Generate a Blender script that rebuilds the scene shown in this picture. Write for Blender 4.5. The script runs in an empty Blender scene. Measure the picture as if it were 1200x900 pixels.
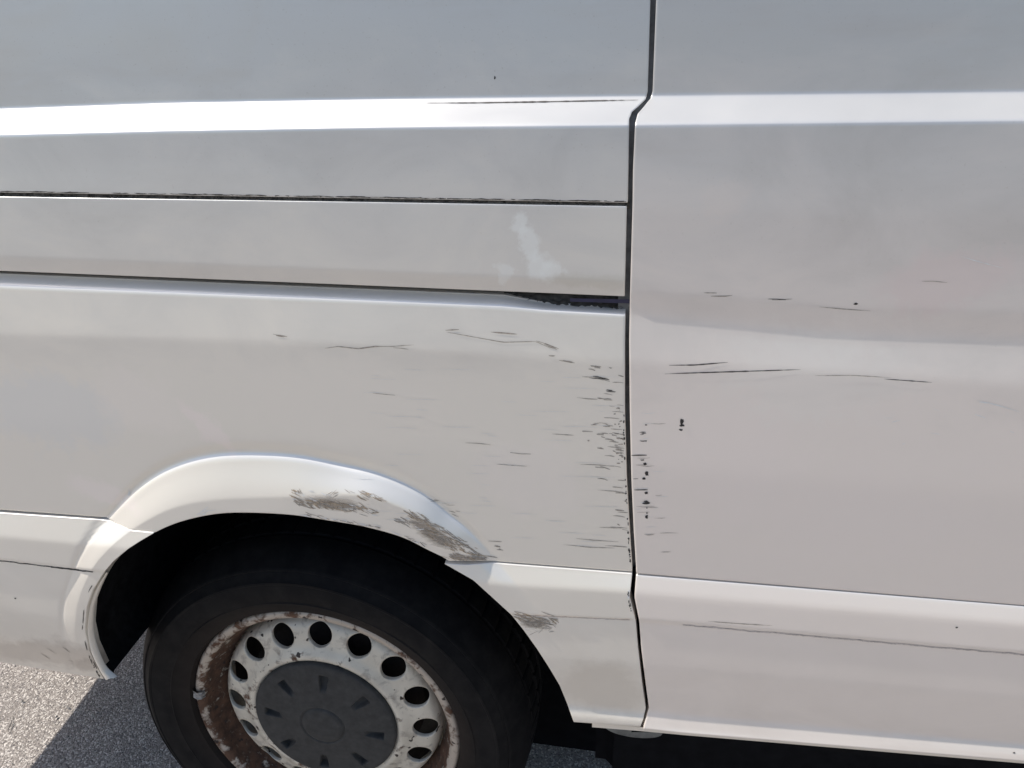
import bpy, bmesh, math, random
import numpy as np
from mathutils import Vector, Matrix
from mathutils.bvhtree import BVHTree
random.seed(7)
rng = np.random.default_rng(7)
S = bpy.context.scene
COL = S.collection
R = math.radians

# ------------------------------------------------------------------ camera
CAM = np.array([0.4547, -0.8221, 1.2947])
PITCH, YAW, ROLL, FOC = 0.4033, 0.1727, -0.0111, 870.0        # FOC in pixels of the 1200 px wide photograph
fw = np.array([-math.sin(YAW)*math.cos(PITCH), math.cos(YAW)*math.cos(PITCH), -math.sin(PITCH)])
rt0 = np.array([math.cos(YAW), math.sin(YAW), 0.0]); up0 = np.cross(rt0, fw)
rt = math.cos(ROLL)*rt0 + math.sin(ROLL)*up0
up = -math.sin(ROLL)*rt0 + math.cos(ROLL)*up0
cd = bpy.data.cameras.new('camera'); cam = bpy.data.objects.new('camera', cd); COL.objects.link(cam)
cam.matrix_world = Matrix(((rt[0], up[0], -fw[0], CAM[0]), (rt[1], up[1], -fw[1], CAM[1]), (rt[2], up[2], -fw[2], CAM[2]), (0, 0, 0, 1)))
cd.sensor_fit = 'HORIZONTAL'; cd.sensor_width = 36.0; cd.lens = 36.0*FOC/1200.0
cd.clip_start = 0.02; cd.clip_end = 2000.0
S.camera = cam

# ------------------------------------------------------------------ sky, sun, exposure
SUN_EL, SUN_AZ = 50.0, -2.0      # the sun stands behind the van's tail, its light grazing along the flank
e, a = R(SUN_EL), R(SUN_AZ)
sdir = Vector((-math.cos(e)*math.cos(a), math.cos(e)*math.sin(a), math.sin(e)))
w = bpy.data.worlds.new('World'); S.world = w; w.use_nodes = True
nt = w.node_tree; bg = nt.nodes['Background']
sky = nt.nodes.new('ShaderNodeTexSky'); sky.sky_type = 'NISHITA'; sky.sun_disc = False
sky.sun_elevation = e
sky.sun_rotation = math.atan2(sdir.x, sdir.y)
sky.air_density = 1.0; sky.dust_density = 1.6; sky.ozone_density = 1.0
nt.links.new(sky.outputs[0], bg.inputs[0]); bg.inputs[1].default_value = 0.13
sl = bpy.data.lights.new('sun', 'SUN'); sl.energy = 4.0; sl.angle = R(0.53); sl.color = (1.0, 0.955, 0.89)
so = bpy.data.objects.new('sun', sl); COL.objects.link(so)
so.rotation_mode = 'QUATERNION'; so.rotation_quaternion = sdir.to_track_quat('Z', 'Y'); so.location = sdir*8
S.view_settings.view_transform = 'Standard'; S.view_settings.look = 'None'
S.view_settings.exposure = 0.30; S.view_settings.gamma = 1.0
S.view_settings.use_curve_mapping = False

# ------------------------------------------------------------------ helpers
def at(px, py, y):
    """point on the plane at distance y that the photograph shows at (px, py)"""
    px = np.asarray(px, float); py = np.asarray(py, float); y = np.asarray(y, float)
    d = fw*FOC + rt*(px[..., None]-600) + up*(450-py[..., None])
    t = (y-CAM[1])/d[..., 1]
    return CAM + d*t[..., None]
def lin(pts):
    xs = [p[0] for p in pts]; ys = [p[1] for p in pts]
    s0 = (ys[1]-ys[0])/(xs[1]-xs[0]); s1 = (ys[-1]-ys[-2])/(xs[-1]-xs[-2])
    def f(x):
        x = np.asarray(x, float)
        r = np.interp(x, xs, ys)
        r = np.where(x < xs[0], ys[0]+s0*(x-xs[0]), r)
        return np.where(x > xs[-1], ys[-1]+s1*(x-xs[-1]), r)
    return f
VPX, VPY = 600+FOC*rt[0]/fw[0], 450-FOC*up[0]/fw[0]        # where level lines along the body meet
def level(pts):
    p = list(pts)
    if p[0][0] < -1000: x0, y0 = p[1]; p[0] = (-2600, VPY+(y0-VPY)*(-2600-VPX)/(x0-VPX))
    if p[-1][0] == 1900: x0, y0 = p[-2]; p[-1] = (2600, VPY+(y0-VPY)*(2600-VPX)/(x0-VPX))
    return lin(p)
def project(P):
    d = np.array(P, float)-CAM; z = d@fw
    return 600+FOC*(d@rt)/z, 450-FOC*(d@up)/z
def xline(X, ya=-0.1):      # the image of a plumb line on the flank, as x(y)
    a, b = project((X, ya, 1.5)), project((X, ya, 0.4)); k = (b[0]-a[0])/(b[1]-a[1])
    return lambda y: a[0]+k*(np.asarray(y, float)-a[1])
def catmull(pts, n=8):
    P = np.array(pts, float); Q = np.vstack([2*P[0]-P[1], P, 2*P[-1]-P[-2]]); out = []
    for i in range(1, len(Q)-2):
        for k in range(n):
            t = k/n
            out.append(0.5*((2*Q[i])+(-Q[i-1]+Q[i+1])*t+(2*Q[i-1]-5*Q[i]+4*Q[i+1]-Q[i+2])*t*t+(-Q[i-1]+3*Q[i]-3*Q[i+1]+Q[i+2])*t**3))
    out.append(P[-1]); return np.array(out)
def smooth_step(t):
    t = np.clip(t, 0, 1); return t*t*(3-2*t)
def finish(me, name, mat, parent, smooth=True):
    o = bpy.data.objects.new(name, me); COL.objects.link(o)
    if mat: me.materials.append(mat)
    if smooth:
        me.polygons.foreach_set('use_smooth', [True]*len(me.polygons))
    if parent: o.parent = parent
    return o
def mesh_obj(name, verts, faces, mat, parent=None, smooth=True, merge=0.0, sharp=None):
    me = bpy.data.meshes.new(name); me.from_pydata([tuple(map(float, v)) for v in verts], [], faces)
    bm = bmesh.new(); bm.from_mesh(me)
    if merge: bmesh.ops.remove_doubles(bm, verts=bm.verts, dist=merge)
    if smooth: bmesh.ops.recalc_face_normals(bm, faces=bm.faces)
    bm.normal_update(); bm.to_mesh(me); bm.free(); me.update()
    o = finish(me, name, mat, parent, smooth)
    if sharp: me.set_sharp_from_angle(angle=R(sharp))
    return o
def tag(o, label=None, cat=None, group=None, kind=None):
    if label: o['label'] = label
    if cat: o['category'] = cat
    if group: o['group'] = group
    if kind: o['kind'] = kind
    return o

# ------------------------------------------------------------------ materials
def N(nt, typ, loc=None, **kw):
    n = nt.nodes.new(typ)
    for k, v in kw.items(): setattr(n, k, v)
    return n
def newmat(name):
    m = bpy.data.materials.new(name); m.use_nodes = True
    return m, m.node_tree, m.node_tree.nodes['Principled BSDF'], m.node_tree.nodes['Material Output']
def noise(nt, scale, detail=4, rough=0.5, vec=None, dist=0.0):
    n = N(nt, 'ShaderNodeTexNoise'); n.inputs['Scale'].default_value = scale
    n.inputs['Detail'].default_value = detail; n.inputs['Roughness'].default_value = rough
    n.inputs['Distortion'].default_value = dist
    if vec is not None: nt.links.new(vec, n.inputs['Vector'])
    return n
def coords(nt, scale=(1, 1, 1), loc=(0, 0, 0)):
    g = N(nt, 'ShaderNodeNewGeometry'); m = N(nt, 'ShaderNodeMapping')
    m.inputs['Scale'].default_value = scale; m.inputs['Location'].default_value = loc
    nt.links.new(g.outputs['Position'], m.inputs['Vector']); return m.outputs[0]
def ramp(nt, src, stops):
    r = N(nt, 'ShaderNodeValToRGB'); el = r.color_ramp.elements
    while len(el) < len(stops): el.new(0.5)
    for q, (p, c) in zip(el, stops):
        q.position = p; q.color = (c, c, c, 1) if isinstance(c, (int, float)) else (*c, 1)
    nt.links.new(src, r.inputs[0]); return r.outputs[0]
def mix(nt, fac, A, B, blend='MIX'):
    m = N(nt, 'ShaderNodeMix'); m.data_type = 'RGBA'; m.blend_type = blend
    for i, v in ((0, fac), (6, A), (7, B)):
        if isinstance(v, (int, float)): m.inputs[i].default_value = v
        elif isinstance(v, tuple): m.inputs[i].default_value = (*v, 1)
        else: nt.links.new(v, m.inputs[i])
    return m.outputs[2]
def bump(nt, h, strength, dist, nrm=None):
    b = N(nt, 'ShaderNodeBump'); b.inputs['Strength'].default_value = strength; b.inputs['Distance'].default_value = dist
    nt.links.new(h, b.inputs['Height'])
    if nrm is not None: nt.links.new(nrm, b.inputs['Normal'])
    return b.outputs[0]
def math_(nt, op, A, B=None, clamp=False):
    m = N(nt, 'ShaderNodeMath'); m.operation = op; m.use_clamp = clamp
    for i, v in enumerate((A, B)):
        if v is None: continue
        if isinstance(v, (int, float)): m.inputs[i].default_value = v
        else: nt.links.new(v, m.inputs[i])
    return m.outputs[0]

BOUNCE_COL = (0.875, 0.81, 0.70)  # pale warm tone standing in for light bounced up from the ground
def paint(name, base, dirt=0.3, marks=(), bounce_tint=None):
    m, nt, b, out = newmat(name)
    big = noise(nt, 2.2, 3, 0.5, coords(nt)).outputs[0]
    blot = noise(nt, 7.0, 5, 0.6, coords(nt, (1, 1, 1.6), (3.1, 0, 7)), 0.6).outputs[0]
    wipe = noise(nt, 5.0, 6, 0.65, coords(nt, (0.9, 1, 5.0), (1.3, 0, 2))).outputs[0]
    fine = noise(nt, 160.0, 3, 0.7, coords(nt, (0.05, 1, 1.6))).outputs[0]
    spk = noise(nt, 420.0, 2, 0.5, coords(nt)).outputs[0]
    warm = tuple(c*k for c, k in zip(base, (0.97, 0.90, 0.83)))
    c = mix(nt, ramp(nt, big, [(0.36, 0.0), (0.66, 1.0)]), base, tuple(x*k for x, k in zip(base, (1.0, 0.965, 0.955))))
    c = mix(nt, math_(nt, 'MULTIPLY', ramp(nt, blot, [(0.50, 0.0), (0.68, 1.0)]), dirt), c, warm)
    c = mix(nt, math_(nt, 'MULTIPLY', ramp(nt, wipe, [(0.5, 0.0), (0.66, 1.0)]), dirt*0.8), c, tuple(x*0.93 for x in warm))
    c = mix(nt, ramp(nt, spk, [(0.66, 0.0), (0.80, 0.5)]), c, tuple(x*0.72 for x in warm))
    g = N(nt, 'ShaderNodeNewGeometry'); sp = N(nt, 'ShaderNodeSeparateXYZ'); nt.links.new(g.outputs['Position'], sp.inputs[0])
    low = N(nt, 'ShaderNodeMapRange'); low.inputs[1].default_value = 0.80; low.inputs[2].default_value = 0.45     # road film low on the body
    nt.links.new(sp.outputs['Z'], low.inputs[0])
    film = math_(nt, 'MULTIPLY', low.outputs[0], ramp(nt, blot, [(0.35, 0.25), (0.65, 1.0)]))
    bounce = N(nt, 'ShaderNodeMapRange'); bounce.inputs[1].default_value = 1.30; bounce.inputs[2].default_value = 0.98      # ground-lit warmth painted in, paler and creamier from the waist down
    nt.links.new(math_(nt, 'ADD', sp.outputs['Z'], math_(nt, 'MULTIPLY', math_(nt, 'SUBTRACT', blot, 0.5), 0.28)), bounce.inputs[0])
    c = mix(nt, math_(nt, 'MULTIPLY', bounce.outputs[0], 0.85), c, bounce_tint or BOUNCE_COL)
    sn = N(nt, 'ShaderNodeSeparateXYZ'); nt.links.new(g.outputs['Normal'], sn.inputs[0])      # sunlit brightness painted onto the up-facing shoulder
    ridge_lit = N(nt, 'ShaderNodeMapRange'); ridge_lit.inputs[1].default_value = 0.35; ridge_lit.inputs[2].default_value = 0.62; nt.links.new(sn.outputs['Z'], ridge_lit.inputs[0])
    c = mix(nt, math_(nt, 'MULTIPLY', ridge_lit.outputs[0], 0.9), c, (0.84, 0.82, 0.78))
    c = mix(nt, math_(nt, 'MULTIPLY', film, 0.32), c, (0.46, 0.40, 0.33))
    rr = math_(nt, 'ADD', ramp(nt, wipe, [(0.3, 0.34), (0.7, 0.44)]), math_(nt, 'MULTIPLY', film, 0.12))
    # stains and wiped patches that stay with the paint: noise-edged spots at fixed places on the flank
    if marks:
        dn = noise(nt, 34.0, 5, 0.65, coords(nt)); off = N(nt, 'ShaderNodeVectorMath'); off.operation = 'SUBTRACT'
        nt.links.new(dn.outputs['Color'], off.inputs[0]); off.inputs[1].default_value = (.5, .5, .5)
        for (cx_, cz_, rx, rz, rot, col, amt, wob) in marks:
            o2 = N(nt, 'ShaderNodeVectorMath'); o2.operation = 'SCALE'; nt.links.new(off.outputs[0], o2.inputs[0]); o2.inputs[3].default_value = wob
            ad = N(nt, 'ShaderNodeVectorMath'); ad.operation = 'ADD'; nt.links.new(g.outputs['Position'], ad.inputs[0]); nt.links.new(o2.outputs[0], ad.inputs[1])
            mp = N(nt, 'ShaderNodeMapping'); mp.vector_type = 'TEXTURE'
            mp.inputs['Location'].default_value = (cx_, 0, cz_); mp.inputs['Rotation'].default_value = (0, rot, 0); mp.inputs['Scale'].default_value = (rx, 1e4, rz)
            nt.links.new(ad.outputs[0], mp.inputs['Vector'])
            ln = N(nt, 'ShaderNodeVectorMath'); ln.operation = 'LENGTH'; nt.links.new(mp.outputs[0], ln.inputs[0])
            f = math_(nt, 'MULTIPLY', ramp(nt, ln.outputs['Value'], [(0.55, 1.0), (1.0, 0.0)]), amt)
            c = mix(nt, f, c, col)
    nt.links.new(c, b.inputs['Base Color']); nt.links.new(rr, b.inputs['Roughness'])
    b.inputs['Coat Weight'].default_value = 0.6
    nt.links.new(ramp(nt, wipe, [(0.3, 0.07), (0.72, 0.22)]), b.inputs['Coat Roughness'])
    nt.links.new(math_(nt, 'MULTIPLY', math_(nt, 'SUBTRACT', 1.0, math_(nt, 'MULTIPLY', bounce.outputs[0], 0.55)), 0.5), b.inputs['Metallic'])
    h = math_(nt, 'ADD', math_(nt, 'MULTIPLY', fine, 0.12), math_(nt, 'MULTIPLY', big, 1.5))
    n1 = bump(nt, h, 0.06, 0.004)
    nt.links.new(n1, b.inputs['Normal']); nt.links.new(n1, b.inputs['Coat Normal'])
    return m
def mk(px, py, rx, ry, rot, col, amt, wob=0.045):
    p = at(px, py, -0.1); q = at(px+rx, py, -0.1); r_ = at(px, py+ry, -0.1)
    return (float(p[0]), float(p[2]), float(abs(q[0]-p[0])), float(abs(r_[2]-p[2])), rot, col, amt, wob)
def plain(name, col, rough=0.6, metal=0.0, var=0.25, scale=40, bmp=0.0, stretch=(1, 1, 1), spec=0.5):
    m, nt, b, out = newmat(name); b.inputs['Specular IOR Level'].default_value = spec
    n = noise(nt, scale, 5, 0.6, coords(nt, stretch)).outputs[0]
    c = mix(nt, ramp(nt, n, [(0.35, 0.0), (0.7, 1.0)]), tuple(x*(1-var) for x in col), tuple(min(1, x*(1+var)) for x in col))
    nt.links.new(c, b.inputs['Base Color']); b.inputs['Roughness'].default_value = rough; b.inputs['Metallic'].default_value = metal
    if bmp: nt.links.new(bump(nt, n, bmp, 0.002), b.inputs['Normal'])
    return m
CLEAN = (0.86, 0.87, 0.83)
PAINT = paint('silver_white_paint', (0.55, 0.568, 0.572), 0.3, [
    mk(607, 262, 13, 16, 0, CLEAN, .55), mk(617, 284, 15, 24, -.4, CLEAN, .55), mk(630, 308, 24, 22, 0, CLEAN, .6), mk(648, 316, 14, 18, 0, CLEAN, .5), mk(590, 320, 9, 13, 0, CLEAN, .4),
    mk(248, 500, 14, 46, -.75, (.90, .80, .74), .6), mk(125, 576, 50, 16, .25, (.90, .81, .75), .55, .05), mk(160, 470, 60, 40, .2, (.86, .79, .71), .5, .08),
    mk(705, 800, 66, 40, 0, (.46, .39, .31), .28, .07), mk(60, 762, 110, 24, -.1, (.36, .30, .25), .42, .06), mk(110, 778, 40, 12, -.3, (.30, .25, .21), .4, .04),
    mk(400, 470, 150, 60, 0, (.84, .78, .69), .5, .10), mk(60, 480, 90, 50, 0, (.74, .73, .70), .5, .1), mk(620, 560, 80, 50, .3, (.86, .79, .72), .45, .1), mk(690, 330, 60, 12, 0, (.56, .53, .44), .35, .03)])
PAINT_D = paint('door_paint', (0.55, 0.555, 0.548), 0.3, [
    mk(860, 530, 100, 70, -.2, (.86, .77, .71), .4, .12), mk(1110, 330, 110, 42, -.2, (.74, .63, .59), .6, .06), mk(950, 440, 120, 60, .1, (.84, .80, .73), .35, .14),
    mk(1000, 600, 200, 60, 0, (.84, .76, .70), .4, .12), mk(850, 235, 40, 28, 0, (.74, .66, .60), .3, .07)], (0.885, 0.795, 0.71))
SEAL = plain('rubber_seal', (0.15, 0.15, 0.15), 0.55, 0, 0.3, 90)
BLACK = plain('black_underbody', (0.007, 0.007, 0.008), 0.9, spec=0.08)
GUNK = plain('grimy_channel', (0.035, 0.032, 0.028), 0.6, 0, 0.7, 120, 0.6)
SCR_D = plain('scratch_dark', (0.085, 0.075, 0.065), 0.7, 0, 0.4, 300)
SCR_M = plain('scratch_mid', (0.37, 0.32, 0.265), 0.7, 0, 0.3, 300)
SCR_B = plain('scratch_brown', (0.42, 0.33, 0.235), 0.75, 0, 0.35, 300)
CHIP = plain('paint_chip', (0.035, 0.03, 0.028), 0.7, 0, 0.5, 300)
RAW = plain('raw_paint_edge', (0.74, 0.73, 0.70), 0.5, 0, 0.08, 300)

# ------------------------------------------------------------------ feature lines of the van's flank (photo pixels)
gapL = lin([(-600, 800), (0, 761.5), (107, 758.5), (116, 756), (124, 748), (131, 740), (140, 736.5), (200, 735.7), (240, 735), (346, 732.6), (400, 731.8), (480, 731.8), (560, 734), (620, 737.5), (665, 740.5), (672, 740.5), (700, 737.5), (727, 744.5), (760, 747.3), (800, 752), (830, 756.3), (843, 753.5), (862, 746)])
gapR = lin([(-600, 808), (0, 769.7), (107, 765.5), (116, 763), (126, 755), (134, 748), (145, 745), (200, 742.5), (240, 742), (346, 739), (400, 738), (480, 738.7), (560, 740.5), (620, 743.2), (665, 746), (676, 746), (700, 744), (727, 749.5), (760, 752), (800, 757), (830, 761), (845, 757), (868, 750)])
ridgeT = level([(-1500, 166), (0, 128), (200, 121), (450, 116.5), (740, 113), (1200, 108), (1900, 104)])
ridgeB = level([(-1500, 212), (0, 158), (200, 153), (450, 149), (740, 146.5), (1200, 141), (1900, 135)])
seam1 = level([(-1500, 190), (0, 225), (400, 231.5), (735, 237)])
stripT = level([(-1500, 196), (0, 231), (400, 237), (735, 242.5)])
stripB = level([(-1500, 252), (0, 317), (400, 333), (735, 347)])
panT = level([(-1500, 255), (0, 321), (400, 338), (590, 346), (640, 355), (735, 361)])
panCr = level([(-1500, 266), (0, 334), (400, 350), (590, 358), (640, 362), (735, 367)])
bandE = level([(-1500, 320), (0, 391), (400, 403), (735, 425)])
seamLo = level([(-1500, 478), (0, 597), (124, 606), (575, 657), (741, 669.5)])
molB = level([(-1500, 490), (0, 629), (600, 686), (741, 694)])
crease2 = level([(-1500, 530), (0, 656), (120, 670.5), (600, 720.5), (741, 726.5)])
bumpB = level([(-1500, 610), (0, 776), (130, 797), (672, 846), (757, 852)])
lipT = level([(-1500, 590), (0, 755), (672, 826), (757, 834)])
dBandT = level([(740, 341), (970, 360), (1200, 368), (1900, 395)])
dBandB = level([(740, 365), (970, 387), (1200, 395), (1900, 425)])
dEnd = level([(740, 424), (970, 436), (1200, 452), (1900, 500)])
dSeam = level([(745, 671.5), (800, 676), (1200, 709), (1900, 768)])
dMolT = level([(745, 674.5), (800, 679), (1200, 711.5), (1900, 771)])
dMolB = level([(745, 695), (1200, 732), (1900, 790)])
dCre = level([(745, 727), (800, 731), (1200, 766), (1900, 826)])
dLipT = level([(745, 831), (800, 837), (1200, 871), (1900, 930)])
dLipB = level([(745, 848), (800, 855), (1200, 886), (1900, 945)])
dBot = level([(745, 853), (800, 859), (1200, 892), (1900, 952)])

def profile(x, y, knots, sig=2.6):
    """smoothed piecewise-linear depth between feature lines"""
    x = np.asarray(x, float); y = np.asarray(y, float)
    Y = np.stack([np.broadcast_to(k[0](x) if callable(k[0]) else k[0], x.shape) for k in knots], -1)
    D = np.array([k[1] for k in knots])
    tot = np.zeros_like(x); ws = 0
    for o in np.linspace(-2.2, 2.2, 9):
        wt = math.exp(-o*o/2); yy = y+o*sig
        idx = np.clip((yy[..., None] > Y).sum(-1), 1, len(knots)-1)
        y0 = np.take_along_axis(Y, (idx-1)[..., None], -1)[..., 0]; y1 = np.take_along_axis(Y, idx[..., None], -1)[..., 0]
        tot += wt*(D[idx-1]+(D[idx]-D[idx-1])*(yy-y0)/(y1-y0)); ws += wt
    return tot/ws
X_REAR, X_END = -1.06, 1.36
xrear, xend = xline(X_REAR), xline(X_END)
_a, _b = project((-1.0, -0.064, 1.60)), project((1.3, -0.064, 1.60))
topline = lambda x: _a[1]+(_b[1]-_a[1])/(_b[0]-_a[0])*(np.asarray(x, float)-_a[0])
KL_up = [(topline, -0.0630), (lambda x: ridgeT(x)-60, -0.0650), (ridgeT, -0.0655), (ridgeB, -0.0955), (lambda x: ridgeB(x)+40, -0.0962), (seam1, -0.0974)]
KL_strip = [(lambda x: stripT(x)-5, -0.0972), (stripT, -0.0978), (lambda x: stripB(x)-16, -0.1003), (stripB, -0.0970)]
KL_pan = [(lambda x: panT(x)-6, -0.081), (panT, -0.084), (panCr, -0.0998), (bandE, -0.1062), (lambda x: (bandE(x)+seamLo(x))/2, -0.1064), (seamLo, -0.1044)]
KL_mol = [(seamLo, -0.1052), (lambda x: seamLo(x)+3, -0.1058), (molB, -0.1140), (crease2, -0.1150)]
KL_low = [(lambda x: crease2(x)-7, -0.1120), (lambda x: crease2(x)+6, -0.1138), (lambda x: (crease2(x)+lipT(x))/2, -0.1150), (lipT, -0.1090), (lambda x: lipT(x)+13, -0.1145), (lambda x: lipT(x)+26, -0.1152)]
KL_bump = [(lambda x: crease2(x)-7, -0.1120), (lambda x: crease2(x)+6, -0.1138), (lambda x: (crease2(x)+bumpB(x))/2, -0.1160), (lambda x: bumpB(x)-28, -0.112), (bumpB, -0.092)]
KD = [(topline, -0.0645), (lambda x: ridgeT(x)-60, -0.0665), (ridgeT, -0.0670), (ridgeB, -0.0970), (lambda x: ridgeB(x)+40, -0.0980), (lambda x: (ridgeB(x)+dBandT(x))/2, -0.1005), (lambda x: dBandT(x)-10, -0.1022), (dBandT, -0.1023), (lambda x: dBandB(x)-4, -0.1006), (lambda x: dBandB(x)+4, -0.1006), (lambda x: dBandB(x)+18, -0.1020), (dEnd, -0.1066), (lambda x: (dEnd(x)+dSeam(x))/2, -0.1090), (dSeam, -0.1070)]
KD_mol = [(lambda x: dMolT(x)-2, -0.1065), (dMolT, -0.1075), (dMolB, -0.1140), (lambda x: dCre(x)-1.5, -0.1163), (lambda x: dCre(x)+1.5, -0.1145), (lambda x: (dCre(x)+dLipT(x))/2, -0.1150), (dLipT, -0.1100), (dLipB, -0.1160), (dBot, -0.1178)]

# arch opening and the flare round it
LIP = [(131, 797, 22, .000, .4), (115, 785, 24, .002, .4), (104, 762, 26, .005, .4), (99, 739, 28, .008, .4), (101, 712, 30, .011, .35), (108, 692, 32, .014, .35), (121, 671, 38, .019, .35),
       (133, 657, 42, .022, .32), (150, 643, 50, .025, .30), (182, 623.5, 62, .028, .27), (212, 611, 74, .029, .24), (250, 602.5, 79, .029, .21), (287, 600.5, 80, .029, .21), (340, 603, 80, .029, .26),
       (383, 609.4, 77, .028, .38), (427, 617, 74, .027, .48), (470, 629, 66, .025, .47), (502, 644.5, 56, .022, .48), (526, 657, 48, .016, .48), (555, 680, 40, .009, .45), (600, 721, 30, .003, .45), (630, 761, 30, .0, .45), (656, 803, 30, .0, .45), (672, 846, 30, 0, .45)]
LP = catmull(LIP, 10)
def flare(x, y):
    x = np.asarray(x, float); y = np.asarray(y, float); sh = x.shape; x = x.ravel(); y = y.ravel()
    near = (x > -60) & (x < 760) & (y > 440) & (y < 900)
    r = np.zeros_like(x)
    if near.any():
        P = np.stack([x[near], y[near]], -1)
        A = LP[:-1]; B = LP[1:]; AB = B[:, :2]-A[:, :2]; L2 = (AB**2).sum(1)
        t = np.clip(((P[:, None]-A[None, :, :2])*AB).sum(-1)/L2, 0, 1)
        Q = A[None, :, :2]+AB*t[..., None]; d = np.sqrt(((P[:, None]-Q)**2).sum(-1))
        # blend attributes softly over nearby segments
        wgt = np.exp(-(d-d.min(1, keepdims=True))/4.0)
        att = A[None, :, 2:]+(B-A)[None, :, 2:]*t[..., None]
        att = (att*wgt[..., None]).sum(1)/wgt.sum(1)[:, None]
        dist = d.min(1); W, Hh, tc = att[:, 0], att[:, 1], att[:, 2]
        tt = dist/W
        s = np.clip((tt-tc)/(0.88-tc), 0, 1)
        prof = 1-(0.75*s+0.25*smooth_step(s))
        prof = np.where(tt < tc, 1+0.04*(tc-tt)/tc, prof)
        dip = -0.20*np.exp(-((tt-0.91)/0.075)**2)
        r[near] = 0.56*Hh*(prof+dip)
    return r.reshape(sh)
def depth(x, y, knots, fl=0.0, sig=2.6):
    d = profile(x, y, knots, sig)
    if fl: 
        x = np.asarray(x, float)
        d = d - fl*flare(x, y)
    return d

SURF = []       # flank sheets, kept for laying scratches on them
def add_rim(V, F, loop, deep=0.022, r=0.0016):
    """rolled edge and inward return along a closed loop of vertex ids"""
    P = np.array([V[i] for i in loop]); n = len(loop)
    T = np.roll(P, -1, 0)-np.roll(P, 1, 0); T[:, 1] = 0
    T /= np.maximum(np.linalg.norm(T, axis=1, keepdims=True), 1e-9)
    O = np.stack([T[:, 2], T[:, 1]*0, -T[:, 0]], 1)
    area = (P[:, 0]*np.roll(P[:, 2], -1)-np.roll(P[:, 0], -1)*P[:, 2]).sum()
    if area < 0: O = -O
    prev = list(loop)
    for (o_, y_) in ((0.2*r, 0.10*r), (0.34*r, 0.45*r), (0.38*r, 1.2*r), (0.38*r, deep)):
        base = len(V); Q = P+O*o_; Q[:, 1] += y_
        V.extend(Q.tolist()); cur = list(range(base, base+n))
        for k in range(n):
            k2 = (k+1) % n
            F.append((prev[k], prev[k2], cur[k2], cur[k]) if area > 0 else (prev[k2], prev[k], cur[k], cur[k2]))
        prev = cur
def grid_faces(nu, nv, off=0):
    return [(off+j*nu+i, off+(j+1)*nu+i, off+(j+1)*nu+i+1, off+j*nu+i+1) for j in range(nv-1) for i in range(nu-1)]
def border(nu, nv):
    return [i for i in range(nu)]+[j*nu+nu-1 for j in range(1, nv)]+[(nv-1)*nu+i for i in range(nu-2, -1, -1)]+[j*nu for j in range(nv-2, 0, -1)]
def sheet(name, topc, botc, xl, xr, nu, vs, knots, mat, parent, fl=0.0, us=None, sig=2.6, deep=0.022, r=0.0016, wob=0.0):
    us = np.linspace(0, 1, nu) if us is None else np.array(us); nu = len(us); vs = np.array(vs); nv = len(vs)
    U, Vv = np.meshgrid(us, vs)
    X = np.full(U.shape, 400.0); Y = np.zeros_like(X)
    x0 = np.full(U.shape, float(xl)) if not callable(xl) else None
    X = U*0+300.
    for _ in range(25):
        Y = topc(X)+(botc(X)-topc(X))*Vv
        a0 = xl(Y) if callable(xl) else xl; a1 = xr(Y) if callable(xr) else xr
        X = 0.5*X+0.5*(a0+(a1-a0)*U)
    Y = topc(X)+(botc(X)-topc(X))*Vv
    D = depth(X, Y, knots, fl, sig)
    P = at(X, Y, D).reshape(-1, 3)
    V = P.tolist(); F = grid_faces(nu, nv)
    SURF.append((np.array(V), list(F)))
    add_rim(V, F, border(nu, nv), deep, r)
    return mesh_obj(name, V, F, mat, parent)
def dense(marks, n):
    """n values in 0..1 bunched at the marks"""
    xs = np.linspace(0, 1, 2000); wgt = np.ones_like(xs)
    for m_, k, s in marks: wgt += k*np.exp(-((xs-m_)/s)**2)
    c = np.concatenate([[0], np.cumsum((wgt[1:]+wgt[:-1])/2)]); c /= c[-1]
    return np.interp(np.linspace(0, 1, n), c, xs)

# ------------------------------------------------------------------ setting: asphalt
def asphalt():
    m, nt, b, out = newmat('aged_asphalt')
    P = coords(nt)
    vo = N(nt, 'ShaderNodeTexVoronoi'); vo.inputs['Scale'].default_value = 330; nt.links.new(P, vo.inputs['Vector'])
    vo2 = N(nt, 'ShaderNodeTexVoronoi'); vo2.inputs['Scale'].default_value = 210; nt.links.new(P, vo2.inputs['Vector'])
    n1 = noise(nt, 90, 5, 0.7, P).outputs[0]; n2 = noise(nt, 3.0, 5, 0.6, P).outputs[0]
    c = mix(nt, ramp(nt, n1, [(0.30, 0.0), (0.72, 1.0)]), (0.235, 0.205, 0.182), (0.40, 0.355, 0.318))
    sep = N(nt, 'ShaderNodeSeparateColor'); nt.links.new(vo.outputs['Color'], sep.inputs[0])
    c = mix(nt, ramp(nt, sep.outputs[0], [(0.62, 0.0), (0.95, 1.0)]), c, (0.72, 0.66, 0.60))
    c = mix(nt, ramp(nt, sep.outputs[1], [(0.74, 0.0), (0.97, 0.8)]), c, (0.09, 0.08, 0.08))
    c = mix(nt, ramp(nt, n2, [(0.35, 0.2), (0.7, 0.0)]), c, (0.14, 0.13, 0.125))
    nt.links.new(c, b.inputs['Base Color']); b.inputs['Roughness'].default_value = 0.88
    h = math_(nt, 'ADD', math_(nt, 'MULTIPLY', vo.outputs['Distance'], -1.0), math_(nt, 'MULTIPLY', vo2.outputs['Distance'], -1.2))
    h = math_(nt, 'ADD', h, math_(nt, 'MULTIPLY', n1, 0.8))
    nt.links.new(bump(nt, h, 0.7, 0.0022), b.inputs['Normal'])
    return m
ASPH = asphalt()
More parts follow.
